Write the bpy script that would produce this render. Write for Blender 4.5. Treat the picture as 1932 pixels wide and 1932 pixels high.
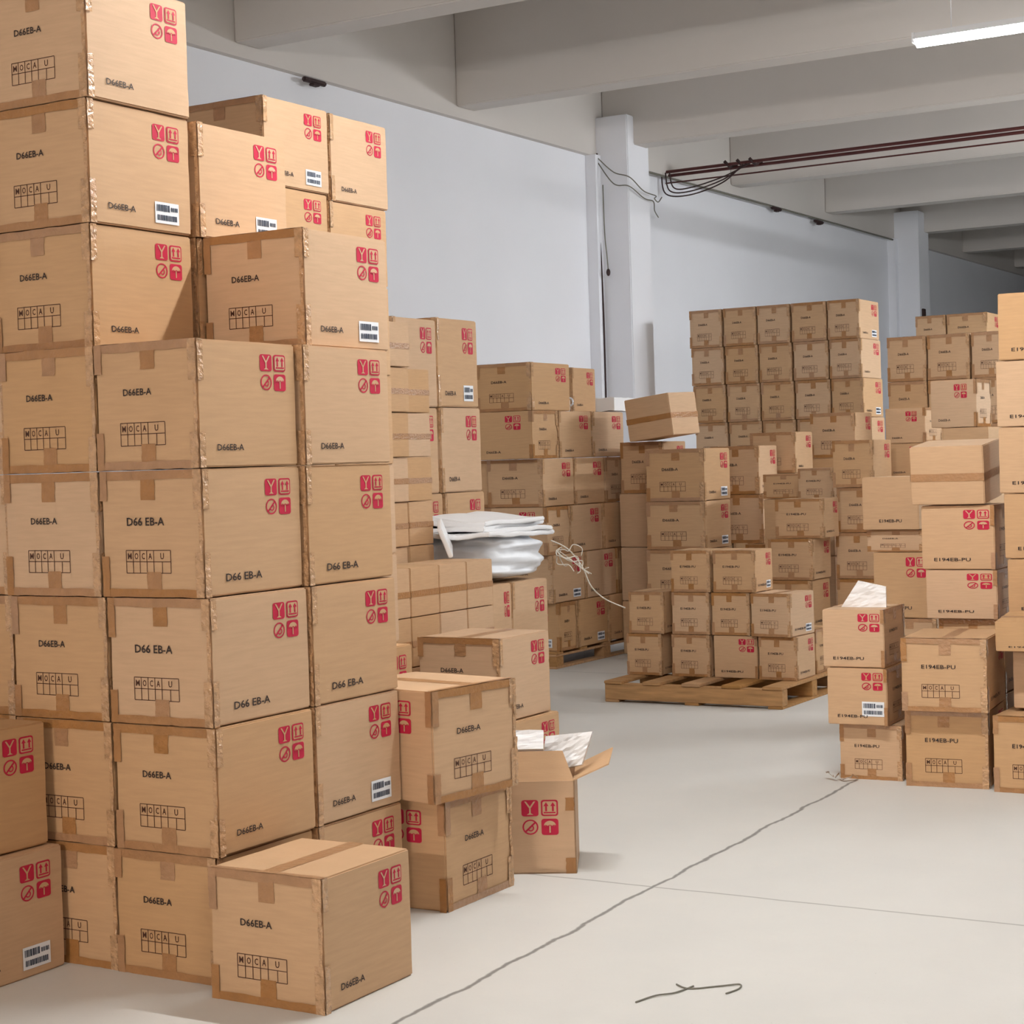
import bpy, bmesh, math, random
from mathutils import Vector, Matrix, noise
for o in list(bpy.data.objects): bpy.data.objects.remove(o, do_unlink=True)
scn = bpy.context.scene
COL = scn.collection
PI = math.pi

# ---------------------------------------------------------------- camera
cam = bpy.data.cameras.new('camera'); co = bpy.data.objects.new('camera', cam); COL.objects.link(co)
cam.sensor_width = 36.0; cam.sensor_fit = 'HORIZONTAL'; cam.lens = 36.0*3409.4/1932
cam.clip_end = 200
yaw, pitch, roll = -0.53598383, 0.02662187, 0.03053663
cy, sy, cp, sp = math.cos(yaw), math.sin(yaw), math.cos(pitch), math.sin(pitch)
fwd = Vector((sy*cp, cy*cp, -sp)); right = Vector((cy, -sy, 0)); down = fwd.cross(right)
cr, sr = math.cos(roll), math.sin(roll)
r2 = cr*right + sr*down; d2 = -sr*right + cr*down
co.matrix_world = Matrix(((r2.x, -d2.x, -fwd.x, 0), (r2.y, -d2.y, -fwd.y, 0), (r2.z, -d2.z, -fwd.z, 1.6), (0, 0, 0, 1)))
scn.camera = co

# ---------------------------------------------------------------- world + exposure
w = bpy.data.worlds.new('World'); scn.world = w; w.use_nodes = True
w.node_tree.nodes['Background'].inputs[0].default_value = (0.8, 0.9, 1.0, 1)
w.node_tree.nodes['Background'].inputs[1].default_value = 0.03
scn.view_settings.view_transform = 'Standard'; scn.view_settings.look = 'None'
scn.view_settings.gamma = 1.0; scn.view_settings.use_curve_mapping = False
scn.view_settings.exposure = 0.0
LAMPS = [(-2.55, 6.1, 4.3, 2.4, 255, 0), (-2.55, 11.7, 4.3, 2.4, 60, 0), (-1.2, 13.2, 4.3, 2.4, 75, 1.5708), (-1.2, 18.2, 4.3, 2.4, 310, 1.5708), (0.8, 0.8, 4.3, 2.4, 210, 0), (-3, -5.5, 3.2, 2.4, 640, 0), (2.5, 17, 4.3, 2.4, 560, 1.5708)]   # (x centre, y, z, length, strength); most unseen ones added to fit the brightness

# ---------------------------------------------------------------- materials
def srgb(r, g, b):
    f = lambda c: (c/255/12.92) if c/255 <= .04045 else ((c/255+.055)/1.055)**2.4
    return (f(r), f(g), f(b), 1)
def mat(name, col, rough=.6, spec=.3, metal=0, var=0, nscale=8, namt=.0, bump=0, bscale=60, stretch=(1,1,1), hue=0, emis=None):
    m = bpy.data.materials.new(name); m.use_nodes = True
    nt = m.node_tree; N = nt.nodes; L = nt.links; p = N['Principled BSDF']
    p.inputs['Base Color'].default_value = col; p.inputs['Roughness'].default_value = rough
    p.inputs['Specular IOR Level'].default_value = spec; p.inputs['Metallic'].default_value = metal
    if emis: p.inputs['Emission Color'].default_value = emis[0]; p.inputs['Emission Strength'].default_value = emis[1]
    tc = N.new('ShaderNodeTexCoord'); mp = N.new('ShaderNodeMapping'); mp.inputs['Scale'].default_value = stretch
    L.new(tc.outputs['Object'], mp.inputs[0])
    src = None
    if namt:
        nz = N.new('ShaderNodeTexNoise'); nz.inputs['Scale'].default_value = nscale; nz.inputs['Detail'].default_value = 5
        oi = N.new('ShaderNodeObjectInfo'); nz.noise_dimensions = '4D'
        mm = N.new('ShaderNodeMath'); mm.operation = 'MULTIPLY'; mm.inputs[1].default_value = 50
        L.new(oi.outputs['Random'], mm.inputs[0]); L.new(mm.outputs[0], nz.inputs['W']); L.new(mp.outputs[0], nz.inputs['Vector'])
        mr = N.new('ShaderNodeMapRange'); mr.inputs['From Min'].default_value = .3; mr.inputs['From Max'].default_value = .7
        mr.inputs['To Min'].default_value = 1-namt; mr.inputs['To Max'].default_value = 1+namt*.6
        L.new(nz.outputs['Fac'], mr.inputs['Value']); src = mr.outputs[0]
    if src or var:
        hs = N.new('ShaderNodeHueSaturation'); hs.inputs['Color'].default_value = col
        v = src
        oi = N.new('ShaderNodeObjectInfo')
        if var:
            m2 = N.new('ShaderNodeMapRange'); m2.inputs['To Min'].default_value = 1-var; m2.inputs['To Max'].default_value = 1+var
            L.new(oi.outputs['Random'], m2.inputs['Value'])
            if v:
                m3 = N.new('ShaderNodeMath'); m3.operation = 'MULTIPLY'; L.new(v, m3.inputs[0]); L.new(m2.outputs[0], m3.inputs[1]); v = m3.outputs[0]
            else: v = m2.outputs[0]
            m4 = N.new('ShaderNodeMapRange'); m4.inputs['To Min'].default_value = 1.1; m4.inputs['To Max'].default_value = .88
            L.new(oi.outputs['Random'], m4.inputs['Value']); L.new(m4.outputs[0], hs.inputs['Saturation'])
        L.new(v, hs.inputs['Value']); L.new(hs.outputs[0], p.inputs['Base Color'])
    if bump:
        b2 = N.new('ShaderNodeTexNoise'); b2.inputs['Scale'].default_value = bscale; b2.inputs['Detail'].default_value = 3
        bp = N.new('ShaderNodeBump'); bp.inputs['Strength'].default_value = bump; bp.inputs['Distance'].default_value = .01
        L.new(mp.outputs[0], b2.inputs['Vector']); L.new(b2.outputs['Fac'], bp.inputs['Height']); L.new(bp.outputs[0], p.inputs['Normal'])
    return m
KRAFT = mat('kraft_card', srgb(198,162,125), .62, .3, var=.05, namt=.06, nscale=4, bump=.06, bscale=30, stretch=(1,1,9))
KRAFT2 = mat('kraft_card_plain', srgb(196,162,124), .7, .3, var=.05, namt=.06, nscale=4)
TAPE = mat('packing_tape', srgb(168,124,83), .3, .5, var=.05, namt=.12, nscale=9, bump=.35, bscale=22)
TAPEC = mat('crinkled_tape', srgb(196,156,116), .12, .8, namt=.25, nscale=14, bump=1.0, bscale=26)
INK = mat('black_ink', srgb(52,42,40), .6)
INKG = mat('table_ink', srgb(82,52,40), .6)
RED = mat('crimson_ink', srgb(188,32,66), .6, namt=.08, nscale=12)
STICK = mat('sticker_paper', srgb(232,236,242), .5)
STINK = mat('sticker_ink', srgb(34,48,70), .5)
FOAM = mat('white_foam', srgb(240,241,243), .6, namt=.03, nscale=6, bump=.3, bscale=8)
PLAST = mat('white_plastic', srgb(228,232,238), .35, .5, namt=.05, nscale=5, bump=.5, bscale=5)
WOOD = mat('pallet_wood', srgb(176,134,88), .7, namt=.25, nscale=6, stretch=(1,8,8), var=.12)
WALL = mat('wall_paint', srgb(236,238,244), .75, .2, namt=.04, nscale=.6, bump=.08, bscale=3)
DARKW = mat('dark_unseen_wall', srgb(128,126,122), .85, .2, namt=.1, nscale=.8)  # grey darkened to cut the light bounced by the unseen walls
CEIL = mat('ceiling_plaster', srgb(212,207,202), .85, .2, namt=.05, nscale=.7, bump=.1, bscale=3)
METAL = mat('white_enamel', srgb(225,226,228), .4)
WIRE = mat('dark_cable', srgb(60,44,44), .6)
PIPE = mat('maroon_pipe', srgb(96,52,50), .5)
GREYW = mat('grey_string', srgb(120,118,108), .7)
PALE = mat('pale_string', srgb(214,208,196), .5)
def lampmat(s, y):
    return mat('lamp_tube_glow', (1,1,1,1), .5, emis=((1.0,.875,.78,1) if y < 2 else ((1,.995,.975,1) if y < 9 else (.95,.975,1,1)), s))

def floor_mat():
    m = bpy.data.materials.new('concrete_floor'); m.use_nodes = True
    nt = m.node_tree; N = nt.nodes; L = nt.links; p = N['Principled BSDF']
    g = N.new('ShaderNodeNewGeometry'); sep = N.new('ShaderNodeSeparateXYZ'); L.new(g.outputs['Position'], sep.inputs[0])
    def math_(op, a, b=None, c=None):
        n = N.new('ShaderNodeMath'); n.operation = op
        for i, v in enumerate((a, b, c)):
            if v is None: continue
            if isinstance(v, (int, float)): n.inputs[i].default_value = v
            else: L.new(v, n.inputs[i])
        return n.outputs[0]
    def nz(scale, detail=4, rough=.6):
        n = N.new('ShaderNodeTexNoise'); n.inputs['Scale'].default_value = scale; n.inputs['Detail'].default_value = detail
        n.inputs['Roughness'].default_value = rough; L.new(g.outputs['Position'], n.inputs['Vector']); return n.outputs['Fac']
    n1, n2, n3 = nz(.7), nz(5, 6, .7), nz(60, 2)
    mix = N.new('ShaderNodeMix'); mix.data_type = 'RGBA'
    mix.inputs['A'].default_value = srgb(192,193,191); mix.inputs['B'].default_value = srgb(220,219,214)
    f = math_('ADD', math_('MULTIPLY', n1, .7), math_('MULTIPLY', n2, .4)); L.new(f, mix.inputs['Factor'])
    # worn expansion joints: one along the aisle (x = -3.05), cross joints every 6 m
    wob = math_('MULTIPLY', math_('SUBTRACT', nz(3.5, 3), .5), .07)
    wob2 = math_('MULTIPLY', math_('SUBTRACT', nz(40, 2), .5), .006)
    xc = math_('ADD', math_('MULTIPLY', sep.outputs['Y'], -.030), -2.835)
    dx = math_('ABSOLUTE', math_('ADD', math_('SUBTRACT', sep.outputs['X'], xc), math_('ADD', wob, wob2)))
    yy = math_('ADD', sep.outputs['Y'], math_('MULTIPLY', sep.outputs['X'], .002))
    dy = math_('ABSOLUTE', math_('ADD', math_('SUBTRACT', math_('MODULO', math_('ADD', yy, 30), 6.0), 0.03), math_('MULTIPLY', wob, .25)))
    def line(d, wdt):
        r = N.new('ShaderNodeMapRange'); r.inputs['From Min'].default_value = wdt*.4; r.inputs['From Max'].default_value = wdt
        r.inputs['To Min'].default_value = 1; r.inputs['To Max'].default_value = 0; L.new(d, r.inputs['Value']); return r.outputs[0]
    ln = math_('MAXIMUM', math_('MULTIPLY', line(dx, .012), .75), math_('MULTIPLY', line(dy, .009), .5))
    spk = math_('GREATER_THAN', n3, .74)
    ln = math_('MAXIMUM', ln, math_('MULTIPLY', spk, .18))
    mx = N.new('ShaderNodeMix'); mx.data_type = 'RGBA'; L.new(ln, mx.inputs['Factor'])
    L.new(mix.outputs['Result'], mx.inputs['A']); mx.inputs['B'].default_value = srgb(92,90,88)
    L.new(mx.outputs['Result'], p.inputs['Base Color'])
    rr = N.new('ShaderNodeMapRange'); rr.inputs['To Min'].default_value = .35; rr.inputs['To Max'].default_value = .6
    L.new(n2, rr.inputs['Value']); L.new(rr.outputs[0], p.inputs['Roughness'])
    p.inputs['Specular IOR Level'].default_value = .35
    bp = N.new('ShaderNodeBump'); bp.inputs['Strength'].default_value = .15; bp.inputs['Distance'].default_value = .01
    hh = math_('SUBTRACT', n2, math_('MULTIPLY', ln, .8)); L.new(hh, bp.inputs['Height']); L.new(bp.outputs[0], p.inputs['Normal'])
    return m
FLOOR = floor_mat()

# ---------------------------------------------------------------- helpers
def new_obj(name, me, parent=None, loc=None, mats=None):
    o = bpy.data.objects.new(name, me); COL.objects.link(o)
    if parent: o.parent = parent
    if loc is not None: o.location = loc
    return o
def empty(name, loc, rz=0):
    o = bpy.data.objects.new(name, None); COL.objects.link(o); o.location = loc; o.rotation_euler = (0, 0, rz); o.empty_display_size = .1; return o
def tag(o, label, cat, group=None, kind=None):
    if label: o['label'] = label
    if cat: o['category'] = cat
    if group: o['group'] = group
    if kind: o['kind'] = kind
    return o
def to_mesh(name, bm, *mats, smooth=False):
    me = bpy.data.meshes.new(name); bm.normal_update(); bm.to_mesh(me); bm.free()
    for m in mats: me.materials.append(m)
    if smooth:
        for p in me.polygons: p.use_smooth = True
    return me
def add_box(bm, x0, x1, y0, y1, z0, z1, mi=0, bev=0):
    vs = [bm.verts.new((x, y, z)) for z in (z0, z1) for y in (y0, y1) for x in (x0, x1)]
    fs = [bm.faces.new([vs[i] for i in q]) for q in ((0,2,3,1),(4,5,7,6),(0,1,5,4),(2,6,7,3),(0,4,6,2),(1,3,7,5))]
    for f in fs: f.material_index = mi
    if bev:
        es = {e for f in fs for e in f.edges}
        bmesh.ops.bevel(bm, geom=list(es), offset=bev, segments=2, affect='EDGES')
def tube_mesh(name, pts, r, m, seg=8, closed=False):
    bm = bmesh.new(); rings = []
    pts = [Vector(p) for p in pts]; n = len(pts)
    for i, p in enumerate(pts):
        t = (pts[min(i+1, n-1)]-pts[max(i-1, 0)]).normalized()
        a = t.cross(Vector((0, 0, 1)))
        if a.length < .1: a = t.cross(Vector((1, 0, 0)))
        a.normalize(); b = t.cross(a)
        rings.append([bm.verts.new(p+(a*math.cos(k*2*PI/seg)+b*math.sin(k*2*PI/seg))*r) for k in range(seg)])
    for i in range(n-1):
        for k in range(seg): bm.faces.new((rings[i][k], rings[i][(k+1)%seg], rings[i+1][(k+1)%seg], rings[i+1][k]))
    bm.faces.new(rings[0][::-1]); bm.faces.new(rings[-1])
    return to_mesh(name, bm, m, smooth=True)
def smoothpath(pts, n=8):
    P = [Vector(p) for p in pts]; out = []
    for i in range(len(P)-1):
        p0, p1, p2, p3 = P[max(i-1,0)], P[i], P[i+1], P[min(i+2,len(P)-1)]
        for k in range(n):
            t = k/n; out.append(.5*((2*p1)+(p2-p0)*t+(2*p0-5*p1+4*p2-p3)*t*t+(3*p1-p0-3*p2+p3)*t**3))
    return out+[P[-1]]

# ---------------------------------------------------------------- room
def struct(name, m, boxes, label=None):
    bm = bmesh.new()
    for b in boxes: add_box(bm, *b)
    o = new_obj(name, to_mesh(name, bm, m)); o['kind'] = 'structure'; return o
XL, XR, YF, YB, ZC, ZB = -9.0, 7.0, -7.0, 44.0, 5.8, 4.92
struct('floor', FLOOR, [(XL-.3, XR+.3, YF-.3, YB+.3, -.25, 0)])
struct('ceiling', CEIL, [(XL-.3, XR+.3, YF-.3, YB+.3, ZC, ZC+.2)])
struct('wall_left', WALL, [(XL-.25, XL, YF-.25, YB+.25, 0, ZC)])
OPEN = []     # loading-bay openings in the right wall, out of the photo: (y0, y1, height)
_b = []; _y = YF-.25
for (a, c, hh) in OPEN: _b += [(XR, XR+.25, _y, a, 0, ZC), (XR, XR+.25, a, c, hh, ZC)]; _y = c
_b.append((XR, XR+.25, _y, YB+.25, 0, ZC))
struct('wall_right', DARKW, _b)
struct('wall_back', DARKW, [(XL, XR, YB, YB+.25, 0, ZC)])
struct('wall_front', DARKW, [(XL, XR, YF-.25, YF, 0, ZC)])
# long spandrel beam on top of the left wall, its lower edge reads as the wall's upper line
struct('trim_1', CEIL, [(XL, XL+.07, YF, YB, 4.82, ZC)])
BY = [-4.6, -1.5, 1.6, 4.8, 7.95, 11.05, 14.25, 17.15, 20.5, 23.7, 26.9, 30.1, 33.3, 36.5, 39.7]
for i, y in enumerate(BY):
    bm = bmesh.new(); add_box(bm, XL+.07, XR, y, y+.3, ZB, ZC, 0, .012)
    o = new_obj('ceiling_beam', to_mesh('ceiling_beam', bm, CEIL)); o['kind'] = 'structure'
for i, y in enumerate((7.3, 17.0, 26.6)):
    bm = bmesh.new(); add_box(bm, XL, XL+.44, y, y+.5, 0, ZB+.3, 0, .01)
    add_box(bm, XL, XL+.12, y-.12, y, 0, 4.82)
    o = new_obj('wall_column', to_mesh('wall_column', bm, WALL)); o['kind'] = 'structure'

# ---------------------------------------------------------------- lamps
for i, (lx, ly, lz, ln, st, rz) in enumerate(LAMPS):
    t = empty('fluorescent_light', (lx, ly, lz), rz)
    vis = abs(ly-11.7) < .5 and lx < -1.9 and not rz
    tag(t, 'bright white fluorescent tube light hanging under the ceiling beams at the upper right' if vis else 'unseen white fluorescent tube light placed to match the light on the cartons', 'ceiling light', 'fluorescent tube lights over the aisle')
    bm = bmesh.new(); h = ln/2
    vs = []
    prof = [(-.07, 0), (-.045, .045), (.045, .045), (.07, 0), (.062, 0), (.04, .037), (-.04, .037), (-.062, 0)]
    for x in (-h, h): vs.append([bm.verts.new((x, a, b)) for a, b in prof])
    for k in range(8): bm.faces.new((vs[0][k], vs[0][(k+1)%8], vs[1][(k+1)%8], vs[1][k]))
    bm.faces.new(vs[0][::-1]); bm.faces.new(vs[1])
    bmesh.ops.recalc_face_normals(bm, faces=bm.faces)
    new_obj('housing', to_mesh('lamp_housing', bm, METAL), t)
    bm = bmesh.new(); rg = []
    for x in (-h+.01, h-.01): rg.append([bm.verts.new((x, .034*math.cos(k*PI/8), -.012+.034*math.sin(k*PI/8))) for k in range(16)])
    for k in range(16): bm.faces.new((rg[0][k], rg[0][(k+1)%16], rg[1][(k+1)%16], rg[1][k]))
    bm.faces.new(rg[0][::-1]); bm.faces.new(rg[1]); bmesh.ops.recalc_face_normals(bm, faces=bm.faces)
    new_obj('tube', to_mesh('lamp_tube', bm, lampmat(st, ly)), t)
    for sx in (-1, 1):
        bm = bmesh.new(); add_box(bm, sx*h-.008, sx*h+.008, -.06, .06, -.02, .045)
        new_obj('end_cap', to_mesh('lamp_cap', bm, METAL), t)
        new_obj('hanger', tube_mesh('lamp_hanger', [(sx*h*.8, 0, .04), (sx*h*.8, 0, ZC-lz)], .004, METAL, 6), t)

# ---------------------------------------------------------------- carton meshes (unit carton: x,y in +-.5, z 0..1)
def carton_mesh(seed, top_open=False):
    rnd = random.Random(seed); bm = bmesh.new()
    bmesh.ops.create_cube(bm, size=1.0); bmesh.ops.translate(bm, vec=(0, 0, .5), verts=bm.verts)
    bmesh.ops.bevel(bm, geom=list(bm.edges), offset=.012, segments=2, affect='EDGES')
    bmesh.ops.subdivide_edges(bm, edges=[e for e in bm.edges if e.calc_length() > .5], cuts=7, use_grid_fill=True)
    off = rnd.random()*50
    for v in bm.verts:
        c = v.co; n_edge = (abs(abs(c.x)-.5) < .02)+(abs(abs(c.y)-.5) < .02)+(min(c.z, 1-c.z) < .02)
        if n_edge >= 2:
            k = .004*(1+noise.noise(Vector((c.x*4+off, c.y*4, c.z*4)))*1.6)
            if n_edge == 3: k += .004*rnd.random()
            v.co = Vector((c.x*(1-k), c.y*(1-k), .5+(c.z-.5)*(1-k*.8)))
    return to_mesh('carton_body', bm, KRAFT)
BODY = [carton_mesh(i) for i in range(5)]
E1, E2, E3 = .0035, .006, .0085
class Face:
    """maps (u 0..1 left to right, v 0..1 up, lift) of a carton side to unit space"""
    def __init__(s, side): s.s = side
    def __call__(s, u, v, e):
        if s.s == 'f': return (u-.5, -.5-e, v)
        if s.s == 'b': return (.5-u, .5+e, v)
        if s.s == 'r': return (.5+e, u-.5, v)
        if s.s == 'l': return (-.5-e, .5-u, v)
        if s.s == 't': return (u-.5, v-.5, 1+e)
def poly(bm, F, pts, e, mi=0):
    try: f = bm.faces.new([bm.verts.new(F(u, v, e)) for u, v in pts]); f.material_index = mi
    except ValueError: pass
def rect(bm, F, u0, u1, v0, v1, e, mi=0): poly(bm, F, [(u0,v0),(u1,v0),(u1,v1),(u0,v1)], e, mi)
def strip(bm, F, u0, u1, v0, v1, e, rnd, n=6, j=.004, mi=0):
    """tape strip with slightly uneven outline"""
    vert = (v1-v0) > (u1-u0)
    prev = None
    for i in range(n+1):
        t = i/n; a, b = rnd.uniform(-j, j), rnd.uniform(-j, j); ee = e+rnd.uniform(0, .0015)
        if vert: q = (bm.verts.new(F(u0+a, v0+(v1-v0)*t, ee)), bm.verts.new(F(u1+b, v0+(v1-v0)*t, ee)))
        else: q = (bm.verts.new(F(u0+(u1-u0)*t, v0+a, ee)), bm.verts.new(F(u0+(u1-u0)*t, v1+b, ee)))
        if prev:
            f = bm.faces.new((prev[0], prev[1], q[1], q[0]) if not vert else (prev[0], prev[1], q[1], q[0])); f.material_index = mi
        prev = q
def ring(bm, F, cu, cv, ru, rv, w, e, mi=0, n=20, a0=0, a1=2*PI):
    full = abs(a1-a0-2*PI) < 1e-6
    P = []
    for k in range(n+1):
        a = a0+(a1-a0)*k/n
        P.append((bm.verts.new(F(cu+ru*math.cos(a), cv+rv*math.sin(a), e)), bm.verts.new(F(cu+(ru-w)*math.cos(a), cv+(rv-w)*math.sin(a), e))))
    for k in range(n):
        f = bm.faces.new((P[k][0], P[k+1][0], P[k+1][1], P[k][1])); f.material_index = mi
def rrect(bm, F, u0, u1, v0, v1, r, e, mi=0):
    pts = []
    for cx_, cy_, a in ((u1-r, v1-r, 0), (u0+r, v1-r, PI/2), (u0+r, v0+r, PI), (u1-r, v0+r, 1.5*PI)):
        for k in range(4): pts.append((cx_+r*math.cos(a+k*PI/6), cy_+r*math.sin(a+k*PI/6)))
    poly(bm, F, pts, e, mi)
def marks(F, u0=.62, u1=.885, v0=.61, v1=.905):
    """the four red handling symbols: glass, this-way-up, no hooks, umbrella"""
    bm = bmesh.new(); gw, gh = (u1-u0), (v1-v0); g = gw*.07
    cw, ch = (gw-g)/2, (gh-g*1.2)/2
    a0, a1, b0, b1 = u0, u0+cw, u0+cw+g, u1
    c0, c1, d0, d1 = v0, v0+ch, v0+ch+g*1.2, v1
    r = cw*.16
    # glass (knocked out of a solid block)
    rrect(bm, F, a0, a1, d0, d1, r, E1)
    m = (a0+a1)/2
    poly(bm, F, [(m-.33*cw, d1-.08*ch), (m-.05*cw, d0+.5*ch), (m-.05*cw, d0+.2*ch), (m-.2*cw, d0+.1*ch), (m+.2*cw, d0+.1*ch), (m+.05*cw, d0+.2*ch), (m+.05*cw, d0+.5*ch), (m+.33*cw, d1-.08*ch), (m+.22*cw, d1-.08*ch), (m, d0+.6*ch), (m-.22*cw, d1-.08*ch)][::1], E2, 1)
    # this way up : frame with two arrows
    rrect(bm, F, b0, b1, d0, d1, r, E1)
    rrect(bm, F, b0+.09*cw, b1-.09*cw, d0+.09*ch, d1-.09*ch, r*.7, E2, 1)
    for q in (.3, .7):
        x = b0+cw*q
        poly(bm, F, [(x-.15*cw, d0+.62*ch), (x+.15*cw, d0+.62*ch), (x, d0+.86*ch)], E3)
        rect(bm, F, x-.055*cw, x+.055*cw, d0+.3*ch, d0+.62*ch, E3)
    rect(bm, F, b0+.15*cw, b1-.15*cw, d0+.18*ch, d0+.26*ch, E3)
    # circle with hook and slash
    cx_, cz_ = (a0+a1)/2, (c0+c1)/2
    ring(bm, F, cx_, cz_, cw*.47, ch*.47, cw*.09, E1)
    poly(bm, F, [(cx_-.32*cw, cz_-.24*ch), (cx_-.25*cw, cz_-.32*ch), (cx_+.32*cw, cz_+.24*ch), (cx_+.25*cw, cz_+.32*ch)], E1)
    ring(bm, F, cx_+.02*cw, cz_-.06*ch, cw*.2, ch*.2, cw*.08, E2, 0, 10, -PI*.9, PI*.3)
    # umbrella knocked out of a solid block
    rrect(bm, F, b0, b1, c0, c1, r, E1)
    m = (b0+b1)/2
    P = [(m+.36*cw*math.cos(k*PI/8), c0+.56*ch+.32*ch*math.sin(k*PI/8)) for k in range(9)]
    poly(bm, F, P, E2, 1)
    rect(bm, F, m-.04*cw, m+.04*cw, c0+.14*ch, c0+.56*ch, E2, 1)
    for q in (-.25, 0, .25): ring(bm, F, m+q*cw*1.0, c0+.53*ch, .12*cw, .1*ch, .05*cw, E3, 0, 6, 0, PI)
    return bm
def table(F, u0=.24, u1=.68, v0=.19, v1=.37, w=.006):
    bm = bmesh.new(); m = (v0+v1)/2; g = u1-u0
    for v in (v0, m, v1): rect(bm, F, u0, u1, v-w/2, v+w/2, E1)
    top = [0, .155, .31, .465, .62, 1]; low = [0, .155, .31, .465, .62, .81, 1]
    for t in top: rect(bm, F, u0+g*t-w/2, u0+g*t+w/2, m, v1, E1)
    for t in low: rect(bm, F, u0+g*t-w/2, u0+g*t+w/2, v0, m, E1)
    return bm
TXT = {}
def text_bm(s, F, u0, v0, wd, ht, e=E2, bm=None, bold=0.0):
    if s not in TXT:
        cu = bpy.data.curves.new('t', 'FONT'); cu.body = s; cu.resolution_u = 2; cu.offset = .012
        o = bpy.data.objects.new('t', cu); COL.objects.link(o)
        dg = bpy.context.evaluated_depsgraph_get(); dg.update(); me = o.evaluated_get(dg).to_mesh()
        vs = [v.co.copy() for v in me.vertices]; fs = [list(p.vertices) for p in me.polygons]
        x0, x1 = min(v.x for v in vs), max(v.x for v in vs); y0, y1 = min(v.y for v in vs), max(v.y for v in vs)
        TXT[s] = ([((v.x-x0)/(x1-x0), (v.y-y0)/(y1-y0)) for v in vs], fs)
        o.evaluated_get(dg).to_mesh_clear(); bpy.data.objects.remove(o, do_unlink=True); bpy.data.curves.remove(cu)
    vs, fs = TXT[s]; bm = bm or bmesh.new()
    V = [bm.verts.new(F(u0+a*wd, v0+b*ht, e)) for a, b in vs]
    for f in fs:
        try: bm.faces.new([V[i] for i in f])
        except ValueError: pass
    return bm
def table_letters(F, u0=.24, u1=.68, v0=.19, v1=.37):
    bm = bmesh.new(); g = u1-u0; m = (v0+v1)/2; h = (v1-m)*.55
    for ch, c, wd in (('M', .0775, .085), ('O', .2325, .08), ('C', .3875, .07), ('A', .5425, .08), ('U', .81, .08)):
        text_bm(ch, F, u0+g*c-g*wd/2, m+(v1-m)*.22, g*wd, h, E1, bm)
    return bm
def join(*bms):
    base = bms[0]
    for b in bms[1:]:
        me = bpy.data.meshes.new('x'); b.to_mesh(me); b.free(); base.from_mesh(me); bpy.data.meshes.remove(me)
    return base
CODE, CODE2 = 'D66EB-A', 'E194EB-PU'
MESH = {}
def M_(key, fn):
    if key not in MESH: MESH[key] = fn()
    return MESH[key]
def fixed(bm):   # make decal faces point outwards from the carton's middle
    bm.normal_update()
    for f in bm.faces:
        c = f.calc_center_median()-Vector((0, 0, .5))
        if f.normal.dot(c) < 0: f.normal_flip()
    return bm
def dm(name, bm, *ms): return to_mesh(name, fixed(bm), *ms)

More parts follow.
